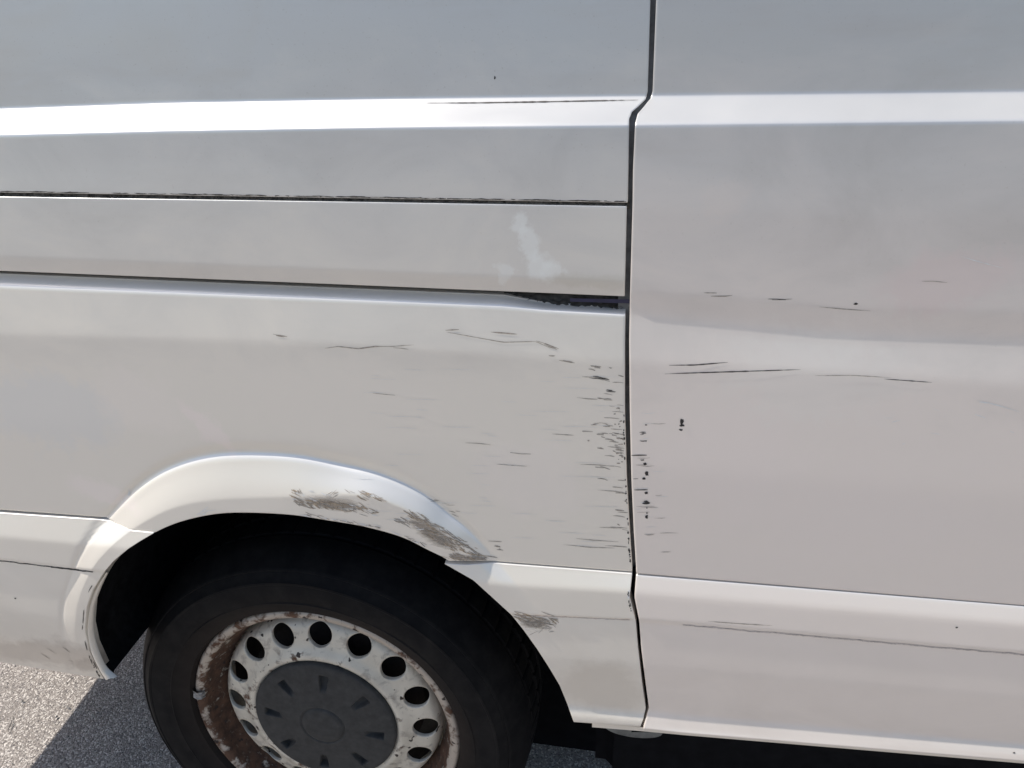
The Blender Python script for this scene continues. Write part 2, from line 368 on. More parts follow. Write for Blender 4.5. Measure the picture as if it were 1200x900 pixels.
def ground():
    xs = sorted(set([-300, -80, -20, -8, -4, -2.5]+list(np.linspace(-1.6, 1.8, 120))+[2.5, 4, 8, 20, 80, 300]))
    ys = sorted(set([-300, -80, -20, -8, -4, -2, -1.2]+list(np.linspace(-0.6, 1.2, 64))+[2, 4, 8, 20, 80, 300]))
    V = []
    for y in ys:
        for x in xs:
            z = 0.0
            if -1.5 < x < 1.7 and -0.55 < y < 1.1:
                z = 0.0016*math.sin(x*7.1+y*3)*math.cos(y*6.3-x*2)+rng.normal()*0.0004
            V.append((x, y, z))
    F = [(j*len(xs)+i, j*len(xs)+i+1, (j+1)*len(xs)+i+1, (j+1)*len(xs)+i) for j in range(len(ys)-1) for i in range(len(xs)-1)]
    return tag(mesh_obj('ground', V, F, ASPH), 'light grey worn asphalt, sunlit at the left and shaded under the van', kind='structure')
G = ground()
def crack(pts, wd):
    V = []; F = []
    for i, (px, py) in enumerate(pts):
        d = fw*FOC+rt*(px-600)+up*(450-py); t = (0.0-CAM[2])/d[2]; p = CAM+d*t
        ww = wd*(0.35+0.65*math.sin(math.pi*(i+0.5)/len(pts)))*random.uniform(.6, 1.3)
        V += [(p[0]-ww, p[1], 0.0035), (p[0]+ww, p[1]+ww*.3, 0.0035)]
        if i: F.append((2*i-2, 2*i-1, 2*i+1, 2*i))
    return mesh_obj('crack', V, F, CHIP, G)
crack([(13, 842), (14, 848), (12, 853), (10, 857), (12, 861)], 0.0011)
crack([(0, 793), (6, 789), (13, 786)], 0.0009)
# loose grit
GRIT = plain('grit', (0.36, 0.33, 0.30), 0.85, 0, 0.7, 60)
V = []; F = []
for k in range(3400):
    x = random.uniform(-1.35, 1.3); y = random.uniform(-0.3, 0.8); s = random.uniform(.0007, .0026) if k % 12 else random.uniform(.003, .0045)
    b0 = len(V)
    for q in ((1, 0, 0), (0, 1, 0), (-1, 0, 0), (0, -1, 0), (0, 0, .8), (0, 0, -.5)):
        V.append((x+q[0]*s*random.uniform(.6, 1.2), y+q[1]*s*random.uniform(.6, 1.2), 0.001+s*.3+q[2]*s))
    for f in ((0, 1, 4), (1, 2, 4), (2, 3, 4), (3, 0, 4), (1, 0, 5), (2, 1, 5), (3, 2, 5), (0, 3, 5)): F.append(tuple(b0+i for i in f))
tag(mesh_obj('grit', V, F, GRIT, None, False), 'fine loose grit scattered over the asphalt', 'grit', kind='stuff')

# ------------------------------------------------------------------ the van
VAN = bpy.data.objects.new('van', None); COL.objects.link(VAN); VAN.location = (0, 0, 0)
tag(VAN, 'scuffed silver white panel van with a rusty steel rear wheel and scraped wheel arch', 'van')
XLEFT = -520.0
# 1 upper rear quarter, with the bright shoulder ridge
sheet('upper_side_panel', topline, seam1, xrear, gapL, 0,
      dense([(.82, 14, .04), (.866, 14, .04), (1, 6, .02)], 150), KL_up, PAINT, VAN, us=dense([(1, 8, .03)], 110), sig=2.0)
# 2 rail cover strip
sheet('rail_cover', stripT, stripB, xrear, lambda y: gapL(y)-1.0, 0, dense([(0, 6, .06), (1, 6, .1), (.85, 4, .1)], 34), KL_strip, PAINT, VAN, us=dense([(1, 8, .03)], 100), sig=2.2, r=0.0013)
# 3 lower quarter panel with the arch flare
OUT = catmull([(124, 606), (130, 592), (145, 572), (175, 546), (212, 530), (250, 523.5), (300, 520.5), (354, 525.5), (417, 541.5), (470, 563), (502, 581), (535, 603), (562, 630), (575, 657)], 10)
def quarter_panel():
    xs_arch = OUT[:, 0]
    xl = np.concatenate([np.linspace(XLEFT, 0, 40), np.linspace(0, 124, 14)[1:-1]])
    xr = np.concatenate([np.linspace(575, 725, 22)[1:], np.linspace(725, 740.7, 6)[1:]])
    xs = np.concatenate([xl, xs_arch, xr])
    yb = np.concatenate([seamLo(xl), OUT[:, 1], seamLo(xr)])
    vs = dense([(0, 12, .05), (.1, 8, .06), (.28, 3, .05), (1, 3, .04)], 84); nv = len(vs); nu = len(xs)
    X0, Vv = np.meshgrid(xs, vs); YB = np.meshgrid(yb, vs)[0]; X = X0.copy()
    k = smooth_step((X0-600)/140.); kl = np.clip(X0/XLEFT, 0, 1)
    for _ in range(3):
        Y = panT(X)+(YB-panT(X))*Vv; X = X0+(gapL(Y)-740.7)*k+(xrear(Y)-XLEFT)*kl
    left = X0 < 0; YL = panT(X)+(seamLo(X)-panT(X))*Vv; Y = np.where(left, YL, Y)
    D = depth(X, Y, KL_pan, 1.0)
    V = at(X, Y, D).reshape(-1, 3).tolist(); F = grid_faces(nu, nv)
    # flare
    nf = 44; ts = np.linspace(0, 1, nf)
    O = OUT; i0 = np.argmin(np.hypot(LP[:, 0]-182, LP[:, 1]-623.5)); i1 = np.argmin(np.hypot(LP[:, 0]-526, LP[:, 1]-657))
    Lq = LP[i0:i1+1, :2]
    def arc(P): 
        s = np.concatenate([[0], np.cumsum(np.hypot(*np.diff(P, axis=0).T))]); return s/s[-1]
    so_, sl_ = arc(O), arc(Lq)
    LL = np.stack([np.interp(so_, sl_, Lq[:, 0]), np.interp(so_, sl_, Lq[:, 1])], -1)
    no = len(O); off = len(V)
    XX = O[None, :, 0]+(LL-O)[None, :, 0]*ts[:, None]; YY = O[None, :, 1]+(LL-O)[None, :, 1]*ts[:, None]
    # left end follows the bent seam
    bend = np.interp(ts, [0, .45, 1], [0, 5.5, 0])
    YY += bend[:, None]*np.exp(-so_[None]*18)
    DD = depth(XX, YY, KL_pan, 1.0)
    V += at(XX, YY, DD).reshape(-1, 3).tolist(); F += grid_faces(no, nf, off)
    # outline loop
    a0 = len(xl); last = (nv-1)*nu
    loop = list(range(nu))+[j*nu+nu-1 for j in range(1, nv)]
    loop += [last+i for i in range(nu-2, a0+no-1, -1)]
    loop += [off+j*no+no-1 for j in range(0, nf)]+[off+(nf-1)*no+i for i in range(no-2, -1, -1)]+[off+j*no for j in range(nf-2, -1, -1)]
    loop += [last+i for i in range(a0-1, -1, -1)]+[j*nu for j in range(nv-2, 0, -1)]
    SURF.append((np.array(V), list(F)))
    add_rim(V, F, loop, 0.016, 0.0014)
    return mesh_obj('quarter_panel', V, F, PAINT, VAN, merge=0.00012)
QP = quarter_panel()
# lip curve as x(y) on either side of the opening
LPl = [(797, 121.5), (785, 115), (762, 104), (739, 99), (712, 101), (692, 108), (671, 121), (657, 133), (643, 150), (634, 164), (623.5, 182)]
lipLx = lin(sorted((y, x) for y, x in LPl))
lipRx = lin([(655, 523), (660, 519.5), (664, 527), (680, 555), (700, 577), (721, 600), (740, 615), (761, 630), (782, 643.5), (803, 656), (825, 665), (846, 672.5)])
# 4 lower mouldings and skirts
seamD = lambda x: level([(-1500, 483), (0, 601.5), (125, 610), (150, 621.8), (182, 625)])(x)
KL_molL = KL_mol
sheet('lower_moulding', seamD, lambda x: crease2(x)-0.5, xline(X_REAR, -0.115), lipLx, 0, dense([(0, 5, .06), (.5, 3, .1)], 34), [(seamLo, -0.1052), (lambda x: seamLo(x)+3, -0.1058), (molB, -0.1160), (crease2, -0.1170)], PAINT, VAN, fl=0.8, us=dense([(1, 12, .06)], 120), r=0.0012)
sheet('rear_bumper_corner', lambda x: crease2(x)-6, bumpB, xline(X_REAR, -0.112), lipLx, 0, dense([(0, 4, .04), (1, 5, .1)], 50), KL_bump, PAINT, VAN, fl=0.65, us=dense([(1, 12, .05)], 110), sig=3.5, r=0.0016)
sheet('lower_moulding', lambda x: lin([(519, 660.8), (545, 662.6), (560, 661.5), (575, 660.3), (741, 673)])(x), lambda x: crease2(x)-0.6, lipRx, gapL, 0, dense([(0, 5, .06), (.5, 3, .1)], 40), KL_mol, PAINT, VAN, fl=0.5, us=dense([(0, 5, .05), (1, 4, .04)], 64), r=0.0013)
sheet('sill_skirt', lambda x: crease2(x)-6, bumpB, lipRx, gapL, 0, dense([(0, 4, .04), (.88, 4, .1)], 56), KL_low, PAINT, VAN, fl=0.0, us=dense([(0, 5, .05), (1, 4, .04)], 50), r=0.0015)
# 5 sliding door, its moulding and skirt
DR = 1500.0
sheet('sliding_door', topline, dSeam, gapR, xend, 0, dense([(.489, 16, .022), (.516, 16, .022), (.71, 3, .06), (1, 4, .01)], 260), KD, PAINT_D, VAN, us=dense([(0, 8, .03)], 90), sig=2.4)
sheet('door_sill_skirt', dMolT, dBot, gapR, xline(X_END, -0.116), 0, dense([(0, 5, .03), (.3, 12, .03), (.92, 6, .07)], 96), KD_mol, PAINT_D, VAN, us=dense([(0, 8, .03)], 80), sig=1.7)
# sill return flange beneath the lip
def strip3(name, pts_px, d0, d1, z_drop, mat, parent):
    A = at([p[0] for p in pts_px], [p[1] for p in pts_px], d0); V = []; F = []
    for i, p in enumerate(A):
        V += [tuple(p), (p[0], d0+.0005, p[2]-z_drop), (p[0], d1, p[2]-z_drop-.001)]
        if i:
            k = 3*i; F += [(k-3, k, k+1, k-2), (k-2, k+1, k+2, k-1)]
    return mesh_obj(name, V, F, mat, parent, sharp=40)
SILLM = paint('sill_paint', (0.50, 0.47, 0.43), 0.5)
strip3('sill_flange', [(694, 847.5), (751, 852), (800, 856.5), (1200, 889.5), (1500, 914)], -0.110, -0.085, 0.0075, SILLM, VAN)

# 6 seals and channels behind the gaps
def ribbon(name, A, B, mat, parent, kind=None):
    V = []; F = []
    for i, (p, q) in enumerate(zip(A, B)):
        V += [tuple(p), tuple(q)]
        if i: F.append((2*i-2, 2*i-1, 2*i+1, 2*i))
    return mesh_obj(name, V, F, mat, parent)
ys = np.linspace(-300, 664, 200)
sd = np.interp(ys, [-300, 60, 110, 150, 340, 664], [-0.052, -0.056, -0.060, -0.083, -0.088, -0.092])
ribbon('door_seal', at(gapL(ys)-8, ys, sd), at(gapR(ys)+8, ys, sd), SEAL, VAN)
ys = np.linspace(664, 858, 40)
ribbon('sill_gap_seal', at(gapL(ys)-8, ys, -0.088), at(gapR(ys)+8, ys, -0.088), BLACK, VAN)
xs = np.linspace(-330, 760, 60)
ribbon('rail_channel', at(xs, stripB(xs)-22, -0.060), at(xs, panCr(xs)+22, -0.056), GUNK, VAN)
xs = np.linspace(-330, 738, 90)
# dirt packed in the seam above the rail cover
A = at(xs, seam1(xs)-3, -0.080); B = at(xs, stripT(xs)+3, -0.080)
V = []; F = []
nn = 160; xs = np.linspace(-330, 738, nn*3)
for i, x in enumerate(xs):
    a_ = at(x, seam1(x)-2, -0.0890+rng.normal()*.0012); b_ = at(x, (seam1(x)+stripT(x))/2, -0.0930+rng.normal()*.0016); c_ = at(x, stripT(x)+2, -0.0890+rng.normal()*.0012)
    V += [tuple(a_), tuple(b_), tuple(c_)]
    if i:
        k = 3*i; F += [(k-3, k-2, k+1, k), (k-2, k-1, k+2, k+1)]
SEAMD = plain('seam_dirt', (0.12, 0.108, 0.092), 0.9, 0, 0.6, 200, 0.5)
mesh_obj('seam_dirt', V, F, SEAMD, VAN)
xs = np.linspace(-330, 172, 60); ribbon('seam_backing', at(xs, seamD(xs)-8, -0.095), at(xs, seamD(xs)+8, -0.095), BLACK, VAN)
xs = np.linspace(-330, 118, 60); ribbon('seam_backing', at(xs, crease2(xs)-8, -0.108), at(xs, crease2(xs)+8, -0.108), BLACK, VAN)
xs = np.linspace(540, 1500, 60); ribbon('seam_backing', at(xs, np.where(xs < 742, seamLo(xs), dSeam(xs))-6, -0.096), at(xs, np.where(xs < 742, seamLo(xs), dSeam(xs))+10, -0.096), BLACK, VAN)
xs = np.linspace(615, 740, 10); ribbon('seam_backing', at(xs, crease2(xs)-6, -0.110), at(xs, crease2(xs)+6, -0.110), SEAL, VAN)
# gunk and torn tape in the open rail end
V = []; F = []
nx, ny = 44, 8
for j in range(ny):
    for i in range(nx):
        x = 582+(741-582)*i/(nx-1); yt = stripB(x)+1; yb = 352+11*smooth_step((x-590)/60.)-1.5+1.5*math.sin(x*.21)
        V.append(tuple(at(x, yt+(yb-yt)*j/(ny-1), -0.0905+0.004*rng.random()+0.012*(1-j/(ny-1))*0.6+0.02*(1-min(1, (x-582)/60.))*0.3)))
F = grid_faces(nx, ny)
mesh_obj('rail_end_grime', V, F, GUNK, VAN)
BLUE = plain('dark_blue_film', (0.02, 0.015, 0.05), 0.4)
xs = np.linspace(668, 739, 14); ribbon('torn_film', at(xs, xs*0+349.5+(xs-668)*.02, -0.094), at(xs, xs*0+353.5+(xs-668)*.03, -0.0945), BLUE, VAN)

# 7 arch lip trim at the bumper
tr_o = catmull([(124, 671), (112, 690), (104, 712), (101, 739), (106, 762), (116, 784), (124, 797)], 8)
tr_i = catmull([(127, 671), (118, 690), (111, 712), (110, 739), (116, 762), (125, 781), (138, 793)], 8)
V = []; F = []
for i, (o_, i_) in enumerate(zip(tr_o, tr_i)):
    m_ = (o_+i_)/2
    V += [tuple(at(o_[0], o_[1], -0.112)), tuple(at(m_[0]-1, m_[1], -0.117)), tuple(at(m_[0]+1.4, m_[1], -0.1135)), tuple(at(i_[0], i_[1], -0.112)), tuple(at(i_[0]+.3, i_[1]-.3, -0.085))]
    if i:
        for c in range(4): F.append((5*i-5+c, 5*i-4+c, 5*i+1+c, 5*i+c))
mesh_obj('arch_lip_trim', V, F, SILLM, VAN)

# 8 wheel-arch liner: the opening carried inward, closed at the back
LN = LP[::3, :2]; W0 = at(LN[:, 0], LN[:, 1], -0.103)
cxz = np.array([0.03, 0.50])
V = []; F = []
n = len(W0)
for j, (y_, g) in enumerate(((-0.100, 1.0), (-0.085, 1.03), (0.0, 1.05), (0.27, 1.05), (0.31, 1.0))):
    for p in W0:
        x = cxz[0]+(p[0]-cxz[0])*g; z = max(p[2], 0)+(g-1)*(0.35 if p[2] > .6 else 0)
        V.append((x, y_, z))
for j in range(4):
    for i in range(n-1): F.append((j*n+i, j*n+i+1, (j+1)*n+i+1, (j+1)*n+i))
c0 = len(V); V.append((0.03, 0.315, 0.50))
for i in range(n-1): F.append((4*n+i, 4*n+i+1, c0))
LINER = plain('arch_liner', (0.010, 0.010, 0.011), 0.9, 0, 0.5, 60, 0.5, spec=0.1)
mesh_obj('wheel_arch_liner', V, F, LINER, VAN)

# 9 the rest of the body, out of frame: roof, ends, far side, floor
def box(name, x0, x1, y0, y1, z0, z1, mat, parent, bev=0.0):
    bm = bmesh.new(); bmesh.ops.create_cube(bm, size=1)
    for v in bm.verts: v.co = Vector(((x0+x1)/2+v.co.x*(x1-x0), (y0+y1)/2+v.co.y*(y1-y0), (z0+z1)/2+v.co.z*(z1-z0)))
    if bev: bmesh.ops.bevel(bm, geom=bm.edges[:], offset=bev, segments=3, affect='EDGES')
    me = bpy.data.meshes.new(name); bm.to_mesh(me); bm.free()
    return finish(me, name, mat, parent, False)
tz = 1.60
XR_END = X_END
REAR = -1.072
def prism(name, poly, x0, x1, mat, parent):       # poly in (y, z)
    V = [(x0, y, z) for y, z in poly]+[(x1, y, z) for y, z in poly]; n = len(poly)
    F = [tuple(range(n)), tuple(range(2*n-1, n-1, -1))]+[(i, i+n, (i+1) % n+n, (i+1) % n) for i in range(n)]
    return mesh_obj(name, V, F, mat, parent, smooth=False)
prism('upper_body', [(-0.045, tz-.03), (-0.058, tz+.004), (0.0, 2.0), (0.08, 2.30), (0.18, 2.40), (1.64, 2.40), (1.74, 2.30), (1.80, 2.0), (1.86, tz+.02)], REAR, 3.6, PAINT, VAN)
prism('far_side', [(1.80, tz+.018), (1.862, tz+.018), (1.90, 1.26), (1.93, 1.0), (1.93, 0.50), (1.82, 0.47)], REAR, 3.6, PAINT, VAN)
prism('rear_door', [(-0.05, 0.74), (-0.045, 1.26), (-0.035, tz+.018), (1.79, tz+.018), (1.79, 0.74)], REAR, REAR+0.06, PAINT, VAN)
# rear bumper: its lower edge throws the shadow line on the asphalt
V = [(REAR-0.005, -0.105, .47), (REAR+.05, -0.105, .47), (REAR+.05, 1.9, .47), (REAR-.26, 1.9, .47), (REAR-.045, 0.25, .47)]
V = V+[(x, y, .74) for x, y, z in V]; n = 5
F = [tuple(range(n)), tuple(range(2*n-1, n-1, -1))]+[(i, i+n, (i+1) % n+n, (i+1) % n) for i in range(n)]
mesh_obj('rear_bumper', V, F, PAINT, VAN, smooth=False)
prism('front_side', [(-0.058, tz+.018), (-0.075, 1.27), (-0.10, 1.245), (-0.108, 0.74), (-0.118, .70), (-0.112, 0.50), (-0.05, 0.49), (-0.02, tz+.018)], XR_END+.012, 3.6, PAINT_D, VAN)
box('underbody', REAR+.06, -0.36, -0.085, 1.80, 0.50, 0.56, BLACK, VAN)
box('underbody', -0.36, 0.50, 0.32, 1.80, 0.50, 0.56, BLACK, VAN)
box('underbody', 0.50, 3.6, -0.080, 1.80, 0.515, 0.56, BLACK, VAN)
box('cargo_floor', REAR+.06, 3.55, -0.02, 1.80, 0.85, 0.88, BLACK, VAN)
# inner sill wall behind the skirt, and jacking point
box('inner_sill', 0.52, 3.6, -0.060, -0.03, 0.47, 0.86, BLACK, VAN)
box('sill_light_block', 0.43, 2.1, 0.08, 0.9, 0.17, 0.52, BLACK, VAN, 0.03)  # added box, darkens the view beneath the sill and blocks light
box('tyre_dark_block', 0.16, 0.62, 0.235, 0.30, 0.05, 0.50, BLACK, VAN, 0.02)  # added black block, hides the paler ground behind the tyre
box('rear_axle', -0.06, 0.06, 0.33, 1.5, 0.27, 0.39, BLACK, VAN, 0.02)
box('chassis_rail', 0.42, 3.6, 0.30, 0.38, 0.36, 0.52, BLACK, VAN)
JACK = plain('underseal_grey', (0.14, 0.14, 0.13), 0.8, 0, 0.3, 80, 0.3)
c = at(742., 858., -0.075); V = []; F = []
for k in range(20):
    a_ = math.pi*k/19
    for y_ in (-0.078, -0.045): V.append((c[0]-0.038*math.cos(a_), y_, c[2]+0.008-0.014*math.sin(a_)))
for k in range(19): F.append((2*k, 2*k+1, 2*k+3, 2*k+2))
F.append(tuple(2*k for k in range(20)))
mesh_obj('jacking_point', V, F, JACK, VAN, smooth=False)

# ------------------------------------------------------------------ wheel
WC = (0.0, 0.0, 0.33)
WH = bpy.data.objects.new('wheel', None); COL.objects.link(WH); WH.location = WC; WH.parent = VAN
def lathe(name, prof, n, mat, parent, closed=False, sharp=None, disp=None):
    V = []; F = []; m_ = len(prof)
    for k in range(n):
        t = 2*math.pi*k/n
        for j, (r, y) in enumerate(prof):
            rr, yy = (r, y) if disp is None else disp(k, j, r, y, t)
            V.append((rr*math.cos(t), yy, rr*math.sin(t)))
    for k in range(n):
        k2 = (k+1) % n
        for j in range(m_-1): F.append((k*m_+j, k*m_+j+1, k2*m_+j+1, k2*m_+j))
    return mesh_obj(name, V, F, mat, parent, sharp=sharp)
def tyre_mat():
    m, nt, b, out = newmat('dusty_tyre')
    tc = N(nt, 'ShaderNodeTexCoord')
    n1 = noise(nt, 30, 6, 0.7, tc.outputs['Object']).outputs[0]; n2 = noise(nt, 6, 3, 0.5, tc.outputs['Object']).outputs[0]
    c = mix(nt, ramp(nt, n1, [(0.4, 0.0), (0.75, 1.0)]), (0.005, 0.005, 0.006), (0.016, 0.015, 0.0145))
    sp = N(nt, 'ShaderNodeSeparateXYZ'); nt.links.new(tc.outputs['Object'], sp.inputs[0])
    r2 = math_(nt, 'SQRT', math_(nt, 'ADD', math_(nt, 'POWER', sp.outputs['X'], 2.0), math_(nt, 'POWER', sp.outputs['Z'], 2.0)))
    mr = N(nt, 'ShaderNodeMapRange'); mr.inputs[1].default_value = 0.262; mr.inputs[2].default_value = 0.222; nt.links.new(r2, mr.inputs[0])
    c = mix(nt, math_(nt, 'MULTIPLY', mr.outputs[0], ramp(nt, n2, [(0.3, 0.35), (0.7, 0.8)])), c, (0.035, 0.026, 0.021))
    nt.links.new(c, b.inputs['Base Color']); b.inputs['Roughness'].default_value = 0.72
    b.inputs['Specular IOR Level'].default_value = 0.16
    nt.links.new(bump(nt, n1, 0.3, 0.001), b.inputs['Normal']); return m
tp = [(.2215, .004), (.2235, -.004), (.227, -.011), (.231, -.0125), (.240, -.018), (.250, -.022), (.2515, -.0235), (.2535, -.0225), (.262, -.0245), (.272, -.0255), (.285, -.0245), (.2865, -.0255), (.2895, -.0250), (.2905, -.0235), (.297, -.019), (.302, -.0145), (.3035, -.0155), (.306, -.014), (.3075, -.0115), (.313, -.004), (.319, .005), (.324, .014), (.328, .024), (.3305, .034), (.322, .036), (.322, .041), (.331, .043), (.3335, .06), (.3345, .075), (.325, .077), (.325, .084), (.335, .086), (.335, .10), (.335, .112), (.325, .114), (.325, .121), (.3345, .123), (.333, .15), (.329, .17), (.318, .19), (.29, .205), (.25, .20), (.222, .18)]
NB = 64
def tyre_disp(k, j, r, y, t):
    q = k % 8
    if 26 <= j <= 34 and q == 0:
        r -= .005 if j > 27 else .003
    if 7 <= j <= 11: y += 0.0004*math.sin(t*9)
    return r, y
lathe('tyre', tp, NB*8, tyre_mat(), WH, sharp=38, disp=tyre_disp)
def rim_mat():
    m, nt, b, out = newmat('rusty_silver_steel')
    tc = N(nt, 'ShaderNodeTexCoord'); O = tc.outputs['Object']
    sp = N(nt, 'ShaderNodeSeparateXYZ'); nt.links.new(O, sp.inputs[0])
    r = math_(nt, 'SQRT', math_(nt, 'ADD', math_(nt, 'POWER', sp.outputs['X'], 2.0), math_(nt, 'POWER', sp.outputs['Z'], 2.0)))
    n1 = noise(nt, 55, 6, 0.65, O, 0.4).outputs[0]; n2 = noise(nt, 17, 5, 0.6, O).outputs[0]; n3 = noise(nt, 130, 3, 0.6, O).outputs[0]
    # rustiness by radius: barrel fully, flange and hub circle in patches
    prof = ramp(nt, math_(nt, 'MULTIPLY', r, 4.0), [(0.455, 0.36), (0.53, 0.30), (0.59, 0.10), (0.715, 0.06), (0.745, 0.30), (0.757, 0.72), (0.815, 0.66), (0.832, 0.44), (0.90, 0.42)])
    # more rust towards the lower left
    ang = math_(nt, 'MULTIPLY', math_(nt, 'ADD', math_(nt, 'MULTIPLY', sp.outputs['X'], -0.6), math_(nt, 'MULTIPLY', sp.outputs['Z'], -0.45)), 0.55)
    k = math_(nt, 'ADD', math_(nt, 'ADD', prof, ang), math_(nt, 'MULTIPLY', math_(nt, 'SUBTRACT', n2, 0.5), 0.9))
    k = math_(nt, 'ADD', k, math_(nt, 'MULTIPLY', math_(nt, 'SUBTRACT', n1, 0.5), 1.2))
    mask = ramp(nt, k, [(0.40, 0.0), (0.47, 0.45), (0.56, 1.0)])
    silver = mix(nt, ramp(nt, n2, [(0.3, 0.0), (0.7, 1.0)]), (0.56, 0.51, 0.42), (0.72, 0.66, 0.55))
    silver = mix(nt, ramp(nt, n1, [(0.52, 0.0), (0.66, 0.5)]), silver, (0.15, 0.12, 0.10))
    silver = mix(nt, ramp(nt, math_(nt, 'MULTIPLY', r, 4.0), [(0.80, 0.0), (0.83, 0.75)]), silver, (0.40, 0.33, 0.27))
    rust = mix(nt, ramp(nt, n1, [(0.3, 0.0), (0.7, 1.0)]), (0.028, 0.015, 0.010), (0.130, 0.066, 0.038))
    rust = mix(nt, ramp(nt, n3, [(0.6, 0.0), (0.68, 0.7)]), rust, (0.15, 0.115, 0.085))
    c = mix(nt, mask, silver, rust)
    spots = noise(nt, 75, 2, 0.4, O).outputs[0]
    c = mix(nt, ramp(nt, spots, [(0.68, 0.0), (0.70, 1.0)]), c, (0.03, 0.02, 0.017))
    nt.links.new(c, b.inputs['Base Color'])
    nt.links.new(mix(nt, mask, (0.42,)*3, (0.9,)*3), b.inputs['Roughness'])
    nt.links.new(mix(nt, mask, (0.12,)*3, (0.0,)*3), b.inputs['Metallic'])
    nt.links.new(bump(nt, math_(nt, 'ADD', n1, math_(nt, 'MULTIPLY', mask, 0.4)), 0.35, 0.0012), b.inputs['Normal'])
    return m
RIM = rim_mat()
barrel = [(.186, .060), (.1865, .050), (.190, .040), (.196, .030), (.2005, .022), (.2035, .014), (.2045, .007), (.2055, .001), (.209, -.0035), (.214, -.0055), (.2185, -.0055), (.2215, -.003), (.223, .001), (.223, .006), (.220, .010)]
lathe('rim', barrel, 180, RIM, WH)
dprof = lin([(.100, .022), (.112, .014), (.117, .007), (.121, .0025), (.126, .0010), (.131, .0025), (.137, .0065), (.145, .0105), (.162, .0145), (.174, .0185), (.180, .0235), (.184, .031), (.1865, .042), (.187, .055)])
def dp(r):
    return float(np.mean([dprof(r+o) for o in (-.002, -.001, 0, .001, .002)]))
def wheel_disc():
    V = []; F = []
    n = 16; hr = .0192; rc = .1615; r0, r1 = .140, .1835
    for s in range(n):
        ca = R(22.5*s-1.2)
        half = R(11.25)
        M = 40; rings = []
        per = []
        # perimeter of the sector in polar (da, r), matched to hole angle
        for k in range(M):
            ph = 2*math.pi*k/M; dx, dy = math.cos(ph), math.sin(ph)      # dx radial, dy tangential
            hx = rc+hr*dx; ht = hr*dy
            tr = ((r1-rc)/dx if dx > 1e-6 else (rc-r0)/(-dx) if dx < -1e-6 else 1e9)
            tt = (half*rc)/abs(dy) if abs(dy) > 1e-6 else 1e9
            t = min(tr, tt); px_, pt = rc+t*dx, t*dy
            per.append((hx, ht, px_, pt))
        # snap corner samples
        for cx_, ct in ((r1, half*rc), (r1, -half*rc), (r0, half*rc), (r0, -half*rc)):
            k = min(range(M), key=lambda k: (per[k][2]-cx_)**2+(per[k][3]-ct)**2); per[k] = (per[k][0], per[k][1], cx_, ct)
        base = len(V)
        L_ = [(-1, 0), (0, .006), (0, .0015), (.05, 0), (.2, 0), (.45, 0), (.72, 0), (1, 0)]
        for q, (f, yy) in enumerate(L_[1:]):
            for (hx, ht, px_, pt) in per:
                r = hx+(px_-hx)*f; tq = ht+(pt-ht)*f; an = ca+tq/rc
                roll = 0.0012 if (f == 0) else 0
                V.append((r*math.cos(an), dp(r)+yy+roll*0, r*math.sin(an)))
        for q in range(6):
            for k in range(M): k2 = (k+1) % M; F.append((base+q*M+k, base+q*M+k2, base+(q+1)*M+k2, base+(q+1)*M+k))
    # rings inside and outside the hole belt: straight lathe with matching density
    def ring(rs):
        base = len(V); nn = 320
        for r in rs:
            for k in range(nn): an = 2*math.pi*k/nn; V.append((r*math.cos(an), dp(r), r*math.sin(an)))
        for q in range(len(rs)-1):
            for k in range(nn): k2 = (k+1) % nn; F.append((base+q*nn+k, base+q*nn+k2, base+(q+1)*nn+k2, base+(q+1)*nn+k))
    ring([.100, .108, .113, .117, .120, .123, .126, .129, .132, .136, .1402])
    ring([.1832, .1845, .1855, .1862, .1868, .187])
    return mesh_obj('wheel_disc', V, F, RIM, WH, merge=0.00002)
wheel_disc()
# hub cap, a dull grey plastic cover with eight slots
cap = [(.1185, .010), (.1190, .003), (.1185, -.0008), (.1165, -.0028), (.112, -.0040), (.104, -.0052), (.095, -.0060), (.060, -.0085), (.042, -.0100), (.0385, -.0105), (.0370, -.0088), (.0350, -.0088), (.0340, -.0108), (.030, -.0125), (.018, -.0138), (.004, -.0142), (.0001, -.0142)]
cp = [cap[i] for i in range(len(cap))]
fine = []
for (r0_, y0_), (r1_, y1_) in zip(cp[:-1], cp[1:]):
    m_ = max(1, int(abs(r1_-r0_)/.0012))
    for q in range(m_): fine.append((r0_+(r1_-r0_)*q/m_, y0_+(y1_-y0_)*q/m_))
fine.append(cp[-1])
def cap_disp(k, j, r, y, t):
    if .066 < r < .107:
        a_ = (math.degrees(t)-84) % 45
        a_ = a_-45 if a_ > 22.5 else a_
        tg = math.radians(a_)*r; wdt = .0030+.0042*(r-.066)/.04
        e_ = 1-smooth_step((abs(tg)-wdt)/.0022)
        rad = smooth_step((r-.067)/.012)*(1-smooth_step((r-.097)/.004))
        y += float(e_*rad)*.0130*(.35+.65*(r-.066)/.036)
    return r, y
CAPM = plain('grey_plastic', (0.040, 0.039, 0.037), 0.8, 0, 0.25, 70, 0.15)
lathe('hub_cap', fine, 720, CAPM, WH, disp=cap_disp)
# clip-on balance weight on the flange
V = []; F = []
for i in range(9):
    t = R(170.5+i*0.55)
    for j, (r, y) in enumerate(((.226, -.003), (.2235, -.008), (.215, -.0095), (.209, -.0075), (.2065, -.002))):
        r += rng.normal()*.0006; y += rng.normal()*.0008
        V.append((r*math.cos(t), y, r*math.sin(t)))
F = grid_faces(5, 9)
mesh_obj('balance_weight', V, F, plain('lead_weight', (.26, .25, .24), .6, .2, .6, 160, .5), WH, False)
